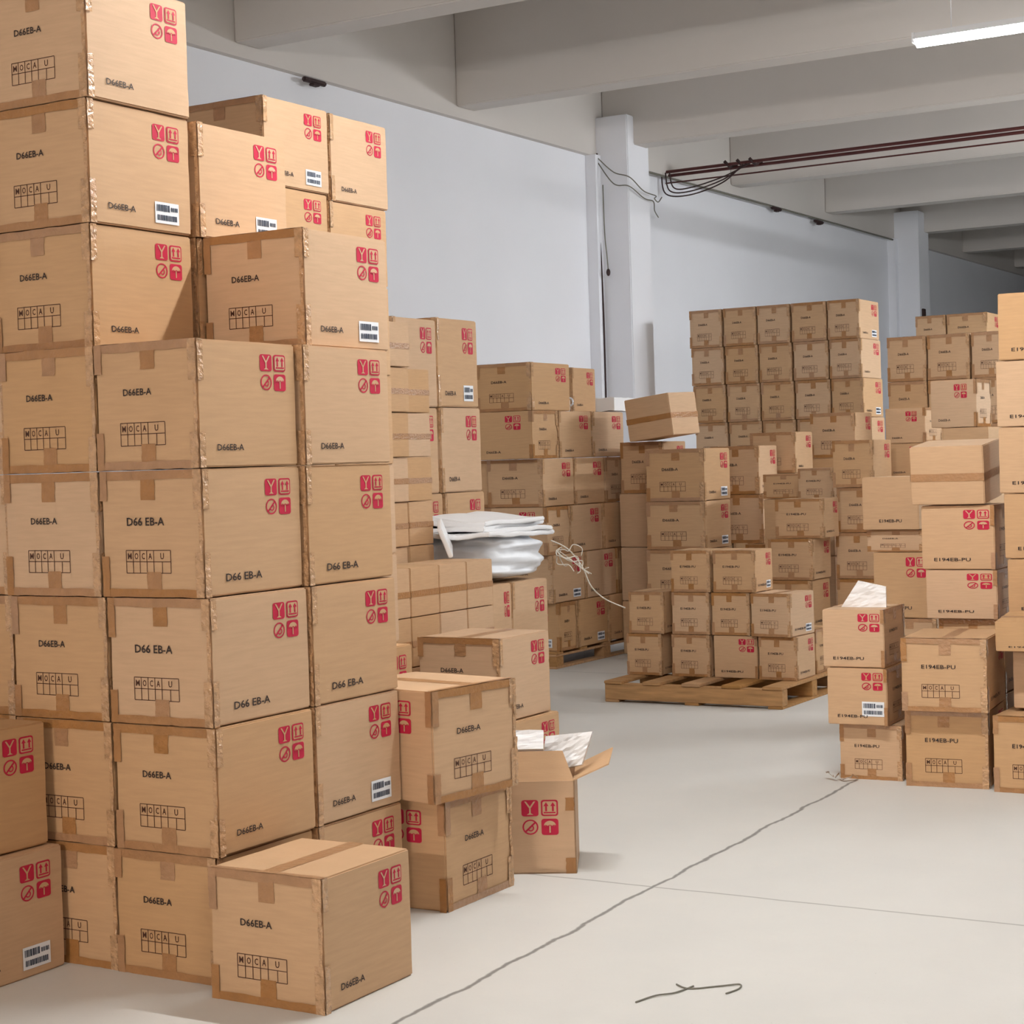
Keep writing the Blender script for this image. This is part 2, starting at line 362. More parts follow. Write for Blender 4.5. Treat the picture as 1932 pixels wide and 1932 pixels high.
def near_parts(o, style, sticker, seed):
    """tape, print and labels of a carton that is close to the camera"""
    rot, eb, big = 'r' in style, 'E' in style, 'B' in style
    sd = seed % 4
    F = Face('f'); R = Face('l' if rot else 'r'); T = Face('t')
    def ctop():
        rnd = random.Random(sd); bm = bmesh.new(); c = .48+rnd.uniform(-.02, .05)
        strip(bm, F, c-.07, c+.07, .76+rnd.uniform(-.02, .03), 1, E1, rnd); strip(bm, T, c-.07, c+.07, 0, 1, .001, rnd)
        return dm('centre_tape', bm, TAPE)
    def cbot():
        rnd = random.Random(sd+9); bm = bmesh.new(); c = .5+rnd.uniform(-.02, .05)
        strip(bm, F, c-.07, c+.07, 0, .2, E1, rnd); return dm('centre_tape_low', bm, TAPE)
    def etop():
        rnd = random.Random(sd+20); bm = bmesh.new()
        strip(bm, F, 0, 1, .93, 1, E2, rnd, 10); strip(bm, T, 0, 1, 0, .05, .003, rnd, 10); return dm('edge_tape', bm, TAPE)
    def ebot():
        rnd = random.Random(sd+30); bm = bmesh.new(); strip(bm, F, 0, 1, 0, .065, E2, rnd, 10); return dm('edge_tape_low', bm, TAPE)
    def corner(which):
        rnd = random.Random(sd*7+which); bm = bmesh.new(); right = which % 2 == 0; top = which < 2
        v0, v1 = (.72+rnd.uniform(-.05, .05), 1) if top else (0, .28+rnd.uniform(-.05, .08))
        if right: strip(bm, F, .925, 1.0, v0, v1, E3, rnd, 8, .003)
        else: strip(bm, F, 0, .07, v0, v1, E3, rnd, 8, .003)
        if right and not rot: strip(bm, R, 0, .055, v0, v1, E3, rnd, 8, .003)
        if (not right) and rot: strip(bm, R, .945, 1, v0, v1, E3, rnd, 8, .003)
        if right:  # crinkled clear overlap along the arris
            bm2 = bmesh.new(); strip(bm2, F, .97, 1.002, max(0, v0-.1), min(1, v1+.1), E3+.002, rnd, 14, .006, 0)
            return dm('corner_tape', join(bm, bm2), TAPEC)
        return dm('corner_tape', bm, TAPE)
    new_obj('centre_tape', M_(('ct', sd), ctop), o); new_obj('centre_tape', M_(('cb', sd), cbot), o)
    new_obj('edge_tape', M_(('et', sd), etop), o); new_obj('edge_tape', M_(('eb', sd), ebot), o)
    def arris():
        rnd = random.Random(sd+77); bm = bmesh.new()
        strip(bm, F, .965, 1.0, .02, .98, E1, rnd, 16, .006)
        return dm('arris_tape', bm, TAPEC)
    if reach(o.location.x, o.location.y) < 9.3: new_obj('clear_tape', M_(('ar', sd), arris), o)
    for k in range(4): new_obj('corner_tape', M_(('co', sd, k, rot), lambda: corner(k)), o)
    code = CODE2 if eb else CODE
    if big: fn = lambda: dm('printed_code', text_bm('D66 EB-A', F, .26, .565, .37, .066), INK)
    else: fn = lambda: dm('printed_code', text_bm(code, F, .28 if not eb else .24, .585, .28 if not eb else .4, .055), INK)
    new_obj('printed_code', M_(('pc', eb, big), fn), o)
    new_obj('printed_table', M_(('pt',), lambda: dm('printed_table', join(table(F), table_letters(F)), INKG)), o)
    if big: fn = lambda: dm('side_code', text_bm('D66 EB-A', R, .2, .11, .36, .062), INK)
    else: fn = lambda: dm('side_code', text_bm(code, R, .17, .13, .26 if not eb else .5, .052), INK)
    new_obj('printed_code', M_(('sc', eb, big, rot), fn), o)
    if rot and not eb: fn = lambda: dm('handling_marks', marks(R, .52, .80), RED, KRAFT)
    elif rot: fn = lambda: dm('handling_marks', marks(R, .58, .93, .62, .93), RED, KRAFT)
    else: fn = lambda: dm('handling_marks', marks(R), RED, KRAFT)
    new_obj('handling_marks', M_(('hm', rot, eb), fn), o)
    if sticker:
        st = new_obj('shipping_label', M_(('st', rot, eb), lambda: dm('shipping_label', sticker_bm(R, .58, .95, .16, .42) if (rot and eb) else sticker_bm(R), STICK, STINK)), o)
def sticker_bm(R, u0=.62, u1=.86, v0=.07, v1=.25):
    bm = bmesh.new(); rnd = random.Random(4); rect(bm, R, u0, u1, v0, v1, E2)
    g, h = u1-u0, v1-v0
    for (a, b, lo, hi) in ((.06, .62, .56, .88), (.66, .94, .6, .8), (.08, .9, .14, .4)):
        t = a
        while t < b:
            wd = rnd.choice((.02, .035, .05)); rect(bm, R, u0+g*t, u0+g*min(b, t+wd), v0+h*lo, v0+h*hi, E3, 1); t += wd+rnd.choice((.012, .02))
    return bm
def far_parts(o, style, sticker, seed):
    rot, eb, band, plain = 'r' in style, 'E' in style, 'b' in style, 'p' in style
    sd = seed % 3
    F = Face('f'); R = Face('l' if rot else 'r'); T = Face('t')
    if band:
        def fb():
            rnd = random.Random(sd); bm = bmesh.new()
            for S in (Face('f'), Face('r'), Face('l')): strip(bm, S, 0, 1, .40, .53, E1, rnd, 6)
            return dm('band_tape', bm, TAPE)
        new_obj('band_tape', M_(('bt', sd), fb), o); return
    if plain:
        new_obj('printed_code', M_(('plc',), lambda: dm('pc', text_bm(CODE2, F, .3, .14, .4, .06), INK)), o); return
def reach(x, y): return Vector((x, y, 0)).dot(fwd)
NB = [0]
def carton(X, Y, z, w_, d_, h_, yawdeg, style, label, group, tilt=None):
    """near corner (max x, min y) at X,Y; w_ along x, d_ along y"""
    NB[0] += 1; seed = NB[0]*7+3
    th = math.radians(yawdeg); Fd = Vector((-math.cos(th), -math.sin(th), 0)); Rd = Vector((-math.sin(th), math.cos(th), 0))
    c = Vector((X, Y, 0))+Fd*w_/2+Rd*d_/2
    o = new_obj('cardboard_box', BODY[seed % 5])
    rz = th
    if 'r' in style: rz += PI/2; sc = (d_, w_, h_)
    else: sc = (w_, d_, h_)
    o.location = (c.x, c.y, z); o.rotation_euler = (0, 0, rz); o.scale = sc
    if tilt: o.rotation_euler = (tilt[0], tilt[1], rz)
    tag(o, label, 'box', group)
    if 'H' in style: return o
    st = 'L' in style
    (near_parts if 'b' not in style and 'p' not in style else far_parts)(o, style, st, seed)
    return o
ORD = ['', '', 'second', 'third', 'fourth', 'fifth', 'sixth', 'seventh', 'eighth', 'ninth', 'tenth']
def S(phrase, n, rows):
    base, _, colm = phrase.partition('|')
    where = ('%s column of %s' % (colm, base)) if colm else phrase
    for (k, X, Y, z, w_, d_, h_, yw, st) in rows:
        top = n-1-k
        pos = 'topmost' if top == 0 else ('bottom' if k == 0 else ORD[top+1]+' from top')
        kind = 'brown carton'
        if 'L' in st: kind = 'stickered brown carton'
        if 'b' in st: kind = 'tape-banded carton'
        if phrase.startswith('single'): pos, where = 'alone', 'on the foreground floor in front of the near tower corner'
        elif n == 1: pos = 'only one'
        carton(X, Y, z, w_, d_, h_, yw, st, '%s, %s, %s' % (kind, pos, where), base)

# ---------------------------------------------------------------- stacked cartons: (row, corner x, corner y, z, w, d, h, yaw, style)
S('left column of the tall near tower',8,[
 (0,-4.100,4.325,0.0000,0.415,0.500,0.4005,0,''),
 (1,-4.090,4.320,0.4055,0.420,0.500,0.4005,0,''),
 (2,-4.100,4.325,0.8095,0.420,0.500,0.4005,0,''),
 (3,-4.110,4.320,1.2135,0.420,0.500,0.4005,0,'c'),
 (4,-4.110,4.320,1.6175,0.420,0.500,0.4005,0,''),
 (5,-4.155,4.370,2.0215,0.440,0.500,0.4005,0,''),
 (6,-4.150,4.370,2.4255,0.440,0.500,0.4005,0,'L'),
 (7,-4.140,4.370,2.8295,0.440,0.500,0.4005,0,''),
])
S('corner column of the tall near tower',5,[
 (0,-3.675,4.320,0.0000,0.420,0.500,0.4005,0,''),
 (1,-3.655,4.315,0.4055,0.420,0.500,0.4005,0,''),
 (2,-3.665,4.320,0.8095,0.420,0.500,0.4005,0,'B'),
 (3,-3.680,4.320,1.2135,0.420,0.500,0.4005,0,'B'),
 (4,-3.680,4.315,1.6175,0.420,0.500,0.4005,0,''),
])
S("column just behind the near tower's corner",6,[
 (0,-3.665,4.835,0.0000,0.420,0.500,0.4005,0,''),
 (1,-3.660,4.830,0.4055,0.420,0.500,0.4005,0,'L'),
 (2,-3.660,4.832,0.8095,0.420,0.500,0.4005,0,'B'),
 (3,-3.665,4.832,1.2135,0.420,0.500,0.4005,0,'B'),
 (4,-3.660,4.830,1.6175,0.420,0.500,0.4005,0,''),
 (5,-3.720,4.930,2.0215,0.430,0.500,0.4005,0,'L'),
])
S('leftmost column of the near tower at the photo edge',8,[
 (0,-4.535,4.340,0.0000,0.410,0.500,0.4005,0,''),
 (1,-4.535,4.340,0.4055,0.410,0.500,0.4005,0,''),
 (2,-4.535,4.340,0.8095,0.410,0.500,0.4005,0,''),
 (3,-4.535,4.340,1.2135,0.410,0.500,0.4005,0,''),
 (4,-4.535,4.340,1.6175,0.410,0.500,0.4005,0,''),
 (5,-4.610,4.340,2.0215,0.410,0.500,0.4005,0,''),
 (6,-4.610,4.340,2.4255,0.410,0.500,0.4005,0,''),
 (7,-4.610,4.340,2.8295,0.410,0.500,0.4005,0,''),
])
S('narrow gap column behind the near tower',7,[
 (0,-4.090,4.860,0.0000,0.410,0.500,0.4005,0,''),
 (1,-4.090,4.860,0.4055,0.410,0.500,0.4005,0,''),
 (2,-4.090,4.860,0.8095,0.410,0.500,0.4005,0,''),
 (3,-4.090,4.860,1.2135,0.410,0.500,0.4005,0,''),
 (4,-4.090,4.860,1.6175,0.410,0.500,0.4005,0,''),
 (5,-4.160,4.900,2.0215,0.410,0.500,0.4005,0,''),
 (6,-4.140,4.900,2.4255,0.410,0.500,0.4005,0,'L'),
])
S('rear stack peeking over the near tower|left column',8,[
 (0,-4.669,5.926,0.0015,0.430,0.450,0.4049,0,'H'),
 (1,-4.669,5.926,0.4099,0.430,0.450,0.4049,0,'H'),
 (2,-4.669,5.926,0.8183,0.430,0.450,0.4049,0,'H'),
 (3,-4.669,5.926,1.2267,0.430,0.450,0.4049,0,'H'),
 (4,-4.669,5.926,1.6351,0.430,0.450,0.4049,0,'H'),
 (5,-4.669,5.926,2.0435,0.430,0.450,0.4049,0,'H'),
 (6,-4.669,5.926,2.4519,0.430,0.450,0.3349,0,''),
 (7,-4.665,5.940,2.7903,0.430,0.450,0.3611,0,'L'),
])
S('rear stack peeking over the near tower|right column',8,[
 (0,-4.665,6.381,0.0015,0.430,0.436,0.3993,0,'H'),
 (1,-4.665,6.381,0.4043,0.430,0.436,0.3993,0,'H'),
 (2,-4.665,6.381,0.8072,0.430,0.436,0.3993,0,'H'),
 (3,-4.665,6.381,1.2100,0.430,0.436,0.3993,0,'H'),
 (4,-4.665,6.381,1.6129,0.430,0.436,0.3993,0,'H'),
 (5,-4.665,6.381,2.0157,0.430,0.436,0.3993,0,'H'),
 (6,-4.665,6.381,2.4185,0.430,0.436,0.3463,0,''),
 (7,-4.665,6.401,2.7683,0.430,0.437,0.3765,0,''),
])
S('single carton on the floor',1,[
 (0,-3.195,4.220,0.0000,0.425,0.465,0.4015,0,''),
])
S('left foreground stack at the photo edge',2,[
 (0,-4.310,3.800,0.0000,0.420,0.500,0.4005,0,'L'),
 (1,-4.345,3.780,0.4055,0.420,0.500,0.4005,0,''),
])
S('aisle stack beside the opened carton',2,[
 (0,-3.521,5.390,0.0000,0.500,0.460,0.3985,0,'r'),
 (1,-3.509,5.310,0.4035,0.500,0.460,0.4005,-9,'r'),
])
S('big flat-topped pair behind the aisle stack',2,[
 (0,-4.400,7.330,0.0000,0.460,0.480,0.3665,0,''),
 (1,-4.423,7.289,0.3715,0.460,0.480,0.4017,0,''),
])
S('low pair left of the big flat-topped carton',2,[
 (0,-4.250,5.860,0.0000,0.400,0.440,0.4265,0,''),
 (1,-4.250,5.860,0.4315,0.400,0.440,0.4265,0,''),
])
S('second column of the banded small-carton row',4,[
 (0,-5.000,7.154,0.0000,0.300,0.255,0.2995,0,'b'),
 (1,-5.000,7.154,0.3045,0.300,0.255,0.2995,0,'b'),
 (2,-5.000,7.154,0.6075,0.300,0.255,0.2445,0,'b'),
 (3,-5.000,7.154,0.8555,0.300,0.255,0.2445,0,'b'),
])
S('third column of the banded small-carton row',4,[
 (0,-5.000,7.416,0.0000,0.300,0.255,0.2995,0,'b'),
 (1,-5.000,7.416,0.3045,0.300,0.255,0.2995,0,'b'),
 (2,-5.000,7.416,0.6075,0.300,0.255,0.2445,0,'b'),
 (3,-5.000,7.416,0.8555,0.300,0.255,0.2445,0,'b'),
])
S('fourth column of the banded small-carton row',4,[
 (0,-5.000,7.678,0.0000,0.300,0.255,0.2995,0,'b'),
 (1,-5.000,7.678,0.3045,0.300,0.255,0.2995,0,'b'),
 (2,-5.000,7.678,0.6075,0.300,0.255,0.2445,0,'b'),
 (3,-5.000,7.678,0.8555,0.300,0.255,0.2445,0,'b'),
])
S('rightmost column of the banded small-carton row',4,[
 (0,-5.000,7.940,0.0000,0.300,0.255,0.2995,0,'b'),
 (1,-5.000,7.940,0.3045,0.300,0.255,0.2995,0,'b'),
 (2,-5.000,7.940,0.6075,0.300,0.255,0.2445,0,'b'),
 (3,-5.000,7.940,0.8555,0.300,0.255,0.2445,0,'b'),
])
S('right column of slim banded cartons behind the near tower',9,[
 (0,-5.370,7.970,0.0000,0.300,0.232,0.2325,0,'b'),
 (1,-5.370,7.970,0.2375,0.300,0.232,0.2325,0,'b'),
 (2,-5.370,7.970,0.4735,0.300,0.232,0.2325,0,'b'),
 (3,-5.370,7.970,0.7095,0.300,0.232,0.2325,0,'b'),
 (4,-5.370,7.970,0.9455,0.300,0.232,0.2325,0,'b'),
 (5,-5.370,7.970,1.1815,0.300,0.232,0.2325,0,'b'),
 (6,-5.370,7.970,1.4175,0.300,0.232,0.2325,0,'b'),
 (7,-5.370,7.970,1.6535,0.300,0.232,0.2325,0,'b'),
 (8,-5.370,7.970,1.8895,0.300,0.232,0.2325,0,'b'),
])
S('left column of slim banded cartons behind the near tower',10,[
 (0,-5.400,7.700,0.0000,0.300,0.232,0.2325,0,'b'),
 (1,-5.390,7.700,0.2375,0.300,0.232,0.2325,0,'b'),
 (2,-5.380,7.700,0.4735,0.300,0.232,0.2325,0,'b'),
 (3,-5.370,7.700,0.7095,0.300,0.232,0.2325,0,'b'),
 (4,-5.360,7.700,0.9455,0.300,0.232,0.2325,0,'b'),
 (5,-5.350,7.700,1.1815,0.300,0.232,0.2325,0,'b'),
 (6,-5.340,7.700,1.4175,0.300,0.232,0.2325,0,'b'),
 (7,-5.330,7.700,1.6535,0.300,0.232,0.2325,0,'b'),
 (8,-5.320,7.700,1.8895,0.300,0.232,0.2325,0,'b'),
 (9,-5.310,7.700,2.1255,0.300,0.232,0.2325,0,'b'),
])
S('right column of tall cartons against the white wall',5,[
 (0,-5.800,8.990,0.0000,0.450,0.450,0.4765,0,''),
 (1,-5.800,8.990,0.4815,0.450,0.450,0.4765,0,''),
 (2,-5.800,8.990,0.9615,0.450,0.450,0.4765,0,''),
 (3,-5.800,8.971,1.4415,0.450,0.450,0.5043,0,''),
 (4,-5.800,8.956,1.9493,0.450,0.450,0.5266,0,'L'),
])
S('left column of tall cartons against the white wall',5,[
 (0,-5.800,8.520,0.0000,0.450,0.450,0.4765,0,''),
 (1,-5.800,8.520,0.4815,0.450,0.450,0.4765,0,''),
 (2,-5.800,8.520,0.9615,0.450,0.450,0.4765,0,''),
 (3,-5.800,8.500,1.4415,0.450,0.440,0.5015,0,''),
 (4,-5.800,8.500,1.9465,0.450,0.450,0.5115,0,''),
])
S('left half of the pair under the white sheets',2,[
 (0,-5.150,8.420,0.0000,0.400,0.215,0.4565,0,''),
 (1,-5.150,8.420,0.4615,0.400,0.215,0.4765,0,''),
])
S('right half of the pair under the white sheets',2,[
 (0,-5.150,8.645,0.0000,0.400,0.400,0.4565,0,''),
 (1,-5.150,8.645,0.4615,0.400,0.400,0.4765,0,''),
])
S('wall stack right of the white sheets|near',6,[
 (0,-6.860,12.219,0.1315,0.500,0.282,0.3725,0,'rL'),
 (1,-6.880,12.171,0.5075,0.500,0.516,0.3725,0,'L'),
 (2,-6.900,12.131,0.8835,0.500,0.373,0.3725,0,'r'),
 (3,-6.950,12.178,1.2595,0.500,0.505,0.3725,0,''),
 (4,-6.980,12.090,1.6355,0.500,0.403,0.3725,0,'r'),
 (5,-7.000,12.133,2.0115,0.500,0.624,0.3725,0,''),
])
S('wall stack right of the white sheets|middle',6,[
 (0,-6.860,12.526,0.1315,0.500,0.503,0.3725,0,'L'),
 (1,-6.880,12.695,0.5075,0.500,0.541,0.3725,0,''),
 (2,-6.900,12.521,0.8835,0.500,0.529,0.3725,0,''),
 (3,-6.950,12.699,1.2595,0.500,0.510,0.3725,0,''),
 (4,-6.980,12.518,1.6355,0.500,0.544,0.3725,0,''),
])
S('wall stack right of the white sheets|far',6,[
 (0,-6.860,13.047,0.1315,0.500,0.516,0.3725,0,'L'),
 (1,-6.880,13.264,0.5075,0.500,0.359,0.3725,0,'r'),
 (2,-6.900,13.068,0.8835,0.500,0.496,0.3725,0,''),
 (3,-6.950,13.228,1.2595,0.500,0.385,0.3725,0,'r'),
 (4,-6.980,13.080,1.6355,0.500,0.562,0.3725,0,''),
])
S('wall stack right of the white sheets|left rear',6,[
 (0,-7.385,12.300,0.1315,0.450,0.450,0.3725,0,''),
 (1,-7.385,12.250,0.5075,0.450,0.450,0.3725,0,''),
 (2,-7.405,12.200,0.8835,0.450,0.450,0.3725,0,''),
 (3,-7.455,12.250,1.2595,0.450,0.450,0.3725,0,''),
 (4,-7.500,12.300,1.6355,0.450,0.450,0.3725,0,'r'),
 (5,-7.505,12.320,2.0115,0.450,0.450,0.3725,0,''),
])
S('wall stack right of the white sheets|top back',6,[
 (5,-7.100,12.980,2.0120,0.420,0.400,0.3600,0,''),
])
S('corner column of the medium stack behind the loaded pallet',4,[
 (0,-5.950,12.900,0.0000,0.500,0.500,0.5065,0,''),
 (1,-5.868,12.776,0.5115,0.500,0.500,0.3765,0,''),
 (2,-5.863,12.790,0.8915,0.500,0.500,0.3744,0,'L'),
 (3,-5.865,12.802,1.2694,0.500,0.500,0.4070,0,'L'),
])
S('right column of the medium stack behind the loaded pallet',4,[
 (0,-5.420,13.560,0.0000,0.440,0.450,0.4465,0,''),
 (1,-5.420,13.560,0.4515,0.440,0.450,0.4365,0,''),
 (2,-5.748,13.673,0.8935,0.440,0.300,0.3973,0,''),
 (3,-5.776,13.670,1.2943,0.420,0.400,0.3940,0,''),
])
S('dark column left of the medium stack',4,[
 (0,-6.470,13.272,0.0015,0.380,0.450,0.4386,0,'H'),
 (1,-6.470,13.272,0.4436,0.380,0.450,0.4386,0,'H'),
 (2,-6.470,13.272,0.8858,0.380,0.450,0.4386,0,'H'),
 (3,-6.447,13.272,1.3279,0.380,0.450,0.4187,0,''),
])
S('first column of the loaded pallet from the left',2,[
 (0,-5.367,10.950,0.1435,0.260,0.320,0.2795,0,'E'),
 (1,-5.342,10.950,0.4265,0.260,0.320,0.2795,0,'E'),
])
S('second column of the loaded pallet from the left',3,[
 (0,-5.011,10.950,0.1435,0.276,0.320,0.2795,0,'E'),
 (1,-5.007,10.950,0.4265,0.272,0.320,0.2795,0,'E'),
 (2,-4.994,10.950,0.7095,0.284,0.320,0.2765,0,'E'),
])
S('third column of the loaded pallet from the left',3,[
 (0,-4.670,10.950,0.1435,0.310,0.300,0.2795,0,'rE'),
 (1,-4.718,10.950,0.4265,0.269,0.320,0.2795,0,'E'),
 (2,-4.672,10.950,0.7095,0.299,0.300,0.2765,0,'EL'),
])
S('rightmost front column of the loaded pallet',2,[
 (0,-4.385,10.930,0.1435,0.265,0.318,0.2795,0,'E'),
 (1,-4.412,10.900,0.4265,0.282,0.357,0.2795,-4,'EL'),
])
S('back row of the loaded pallet',1,[
 (0,-4.400,11.300,0.1435,0.300,0.300,0.2965,0,'rE'),
])
S('jumble behind the loaded pallet|front',4,[
 (0,-4.642,11.870,0.0015,0.330,0.360,0.3701,0,'H'),
 (1,-4.642,11.870,0.3751,0.330,0.360,0.3472,0,'E'),
 (2,-4.635,11.885,0.7259,0.330,0.360,0.2870,0,'E'),
 (3,-4.565,11.935,1.0163,0.360,0.300,0.2760,0,'E'),
])
S('jumble behind the loaded pallet|second',4,[
 (0,-5.182,13.204,0.0015,0.360,0.270,0.4179,0,'H'),
 (1,-5.182,13.204,0.4229,0.360,0.270,0.4179,0,'H'),
 (2,-5.182,13.204,0.8444,0.360,0.270,0.4179,0,'H'),
 (3,-5.182,13.204,1.2658,0.360,0.270,0.1893,0,'E'),
])
S('jumble behind the loaded pallet|third',4,[
 (0,-4.862,12.929,0.0015,0.280,0.300,0.4125,0,'H'),
 (1,-4.862,12.929,0.4175,0.280,0.300,0.4125,0,'H'),
 (2,-4.862,12.929,0.8334,0.280,0.300,0.4125,0,'H'),
 (3,-4.862,12.929,1.2494,0.280,0.300,0.2476,0,'E'),
])
S('jumble behind the loaded pallet|back left',5,[
 (0,-5.631,14.109,0.0015,0.400,0.400,0.3601,0,'H'),
 (1,-5.631,14.109,0.3651,0.400,0.400,0.3601,0,'H'),
 (2,-5.631,14.109,0.7287,0.400,0.400,0.3601,0,'H'),
 (3,-5.631,14.109,1.0922,0.400,0.400,0.3601,0,'H'),
 (4,-5.631,14.109,1.4558,0.400,0.400,0.3394,0,''),
])
S('jumble behind the loaded pallet|right',5,[
 (0,-4.293,12.301,0.0015,0.330,0.400,0.3730,0,''),
 (1,-4.290,12.312,0.3780,0.330,0.400,0.3248,0,''),
 (2,-4.292,12.321,0.7064,0.330,0.400,0.3267,0,''),
 (3,-4.284,12.336,1.0366,0.330,0.400,0.3200,0,''),
 (4,-4.332,12.318,1.3600,0.300,0.400,0.3331,0,''),
])
S('jumble behind the loaded pallet|tall back',5,[
 (0,-5.341,14.751,0.0015,0.400,0.440,0.3891,0,'H'),
 (1,-5.341,14.751,0.3941,0.400,0.440,0.3891,0,'H'),
 (2,-5.341,14.751,0.7866,0.400,0.440,0.3891,0,'H'),
 (3,-5.341,14.751,1.1792,0.400,0.440,0.3891,0,'H'),
 (4,-5.341,14.751,1.5717,0.400,0.440,0.3801,0,''),
])
S('tall dark rear wall of cartons|leftmost',8,[
 (0,-7.632,17.300,0.0015,0.362,0.600,0.3890,0,''),
 (1,-7.632,17.300,0.3940,0.362,0.600,0.3890,0,''),
 (2,-7.632,17.300,0.7865,0.362,0.600,0.3890,0,''),
 (3,-7.632,17.300,1.1790,0.362,0.600,0.3890,0,''),
 (4,-7.644,17.300,1.5715,0.362,0.600,0.3890,0,''),
 (5,-7.656,17.300,1.9640,0.362,0.600,0.3890,0,''),
 (6,-7.668,17.300,2.3565,0.362,0.600,0.3890,0,''),
 (7,-7.680,17.300,2.7490,0.362,0.600,0.3890,0,''),
])
S('tall dark rear wall of cartons|second',8,[
 (0,-7.249,17.300,0.0015,0.360,0.600,0.3890,0,''),
 (1,-7.249,17.300,0.3940,0.360,0.600,0.3890,0,''),
 (2,-7.249,17.300,0.7865,0.360,0.600,0.3890,0,''),
 (3,-7.249,17.300,1.1790,0.360,0.600,0.3890,0,''),
 (4,-7.261,17.300,1.5715,0.360,0.600,0.3890,0,''),
 (5,-7.273,17.300,1.9640,0.360,0.600,0.3890,0,''),
 (6,-7.285,17.300,2.3565,0.360,0.600,0.3890,0,''),
 (7,-7.297,17.300,2.7490,0.360,0.600,0.3890,0,''),
])
S('tall dark rear wall of cartons|middle',8,[
 (0,-6.879,17.300,0.0015,0.353,0.600,0.3890,0,''),
 (1,-6.879,17.300,0.3940,0.353,0.600,0.3890,0,''),
 (2,-6.879,17.300,0.7865,0.353,0.600,0.3890,0,''),
 (3,-6.879,17.300,1.1790,0.353,0.600,0.3890,0,''),
 (4,-6.891,17.300,1.5715,0.353,0.600,0.3890,0,''),
 (5,-6.903,17.300,1.9640,0.353,0.600,0.3890,0,''),
 (6,-6.915,17.300,2.3565,0.353,0.600,0.3890,0,''),
 (7,-6.927,17.300,2.7490,0.353,0.600,0.3890,0,''),
])
S('tall dark rear wall of cartons|fourth',8,[
 (0,-6.489,17.300,0.0015,0.368,0.600,0.3890,0,''),
 (1,-6.489,17.300,0.3940,0.368,0.600,0.3890,0,''),
 (2,-6.489,17.300,0.7865,0.368,0.600,0.3890,0,''),
 (3,-6.489,17.300,1.1790,0.368,0.600,0.3890,0,''),
 (4,-6.501,17.300,1.5715,0.368,0.600,0.3890,0,''),
 (5,-6.513,17.300,1.9640,0.368,0.600,0.3890,0,''),
 (6,-6.525,17.300,2.3565,0.368,0.600,0.3890,0,''),
 (7,-6.537,17.300,2.7490,0.368,0.600,0.3890,0,''),
])
S('tall dark rear wall of cartons|rightmost',8,[
 (0,-6.145,17.300,0.0015,0.327,0.600,0.3890,0,''),
 (1,-6.145,17.300,0.3940,0.327,0.600,0.3890,0,''),
 (2,-6.145,17.300,0.7865,0.327,0.600,0.3890,0,''),
 (3,-6.145,17.300,1.1790,0.327,0.600,0.3890,0,''),
 (4,-6.157,17.300,1.5715,0.327,0.600,0.3890,0,''),
 (5,-6.169,17.300,1.9640,0.327,0.600,0.3890,0,'L'),
 (6,-6.181,17.300,2.3565,0.327,0.600,0.3890,0,''),
 (7,-6.193,17.300,2.7490,0.327,0.600,0.3890,0,'L'),
])
S('dark rear stack at the right|left',7,[
 (0,-4.881,15.300,0.0015,0.345,0.500,0.2630,0,''),
 (1,-4.881,15.300,0.2675,0.345,0.500,0.3860,0,''),
 (2,-4.881,15.300,0.6565,0.345,0.500,0.3860,0,''),
 (3,-4.881,15.300,1.0455,0.345,0.500,0.3860,0,''),
 (4,-4.881,15.300,1.4345,0.345,0.500,0.3860,0,''),
 (5,-4.881,15.300,1.8235,0.345,0.500,0.3860,0,''),
 (6,-4.881,15.300,2.2125,0.345,0.500,0.3860,0,''),
])
S('dark rear stack at the right|middle',7,[
 (0,-4.502,15.300,0.0015,0.364,0.500,0.2630,0,''),
 (1,-4.502,15.300,0.2675,0.364,0.500,0.3860,0,''),
 (2,-4.502,15.300,0.6565,0.364,0.500,0.3860,0,''),
 (3,-4.502,15.300,1.0455,0.364,0.500,0.3860,0,''),
 (4,-4.502,15.300,1.4345,0.364,0.500,0.3860,0,''),
 (5,-4.502,15.300,1.8235,0.364,0.500,0.3860,0,''),
 (6,-4.502,15.300,2.2125,0.364,0.500,0.3860,0,''),
])
S('dark rear stack at the right|right',7,[
 (0,-4.158,15.300,0.0015,0.324,0.500,0.2630,0,''),
 (1,-4.158,15.300,0.2675,0.324,0.500,0.3860,0,''),
 (2,-4.158,15.300,0.6565,0.324,0.500,0.3860,0,''),
 (3,-4.158,15.300,1.0455,0.324,0.500,0.3860,0,''),
 (4,-4.158,15.300,1.4345,0.324,0.500,0.3860,0,''),
 (5,-4.158,15.300,1.8235,0.324,0.500,0.3860,0,''),
 (6,-4.158,15.300,2.2125,0.324,0.500,0.3860,0,''),
])
S('farthest dark stack before the back wall|left',8,[
 (0,-5.994,19.500,0.0015,0.334,0.500,0.3825,0,''),
 (1,-5.994,19.500,0.3875,0.334,0.500,0.3825,0,''),
 (2,-5.994,19.500,0.7735,0.334,0.500,0.3825,0,''),
 (3,-5.994,19.500,1.1595,0.334,0.500,0.3825,0,''),
 (4,-5.994,19.500,1.5455,0.334,0.500,0.3825,0,''),
 (5,-5.994,19.500,1.9315,0.334,0.500,0.3825,0,''),
 (6,-5.994,19.500,2.3175,0.334,0.500,0.3825,0,''),
 (7,-5.994,19.500,2.7035,0.334,0.500,0.3825,0,''),
])
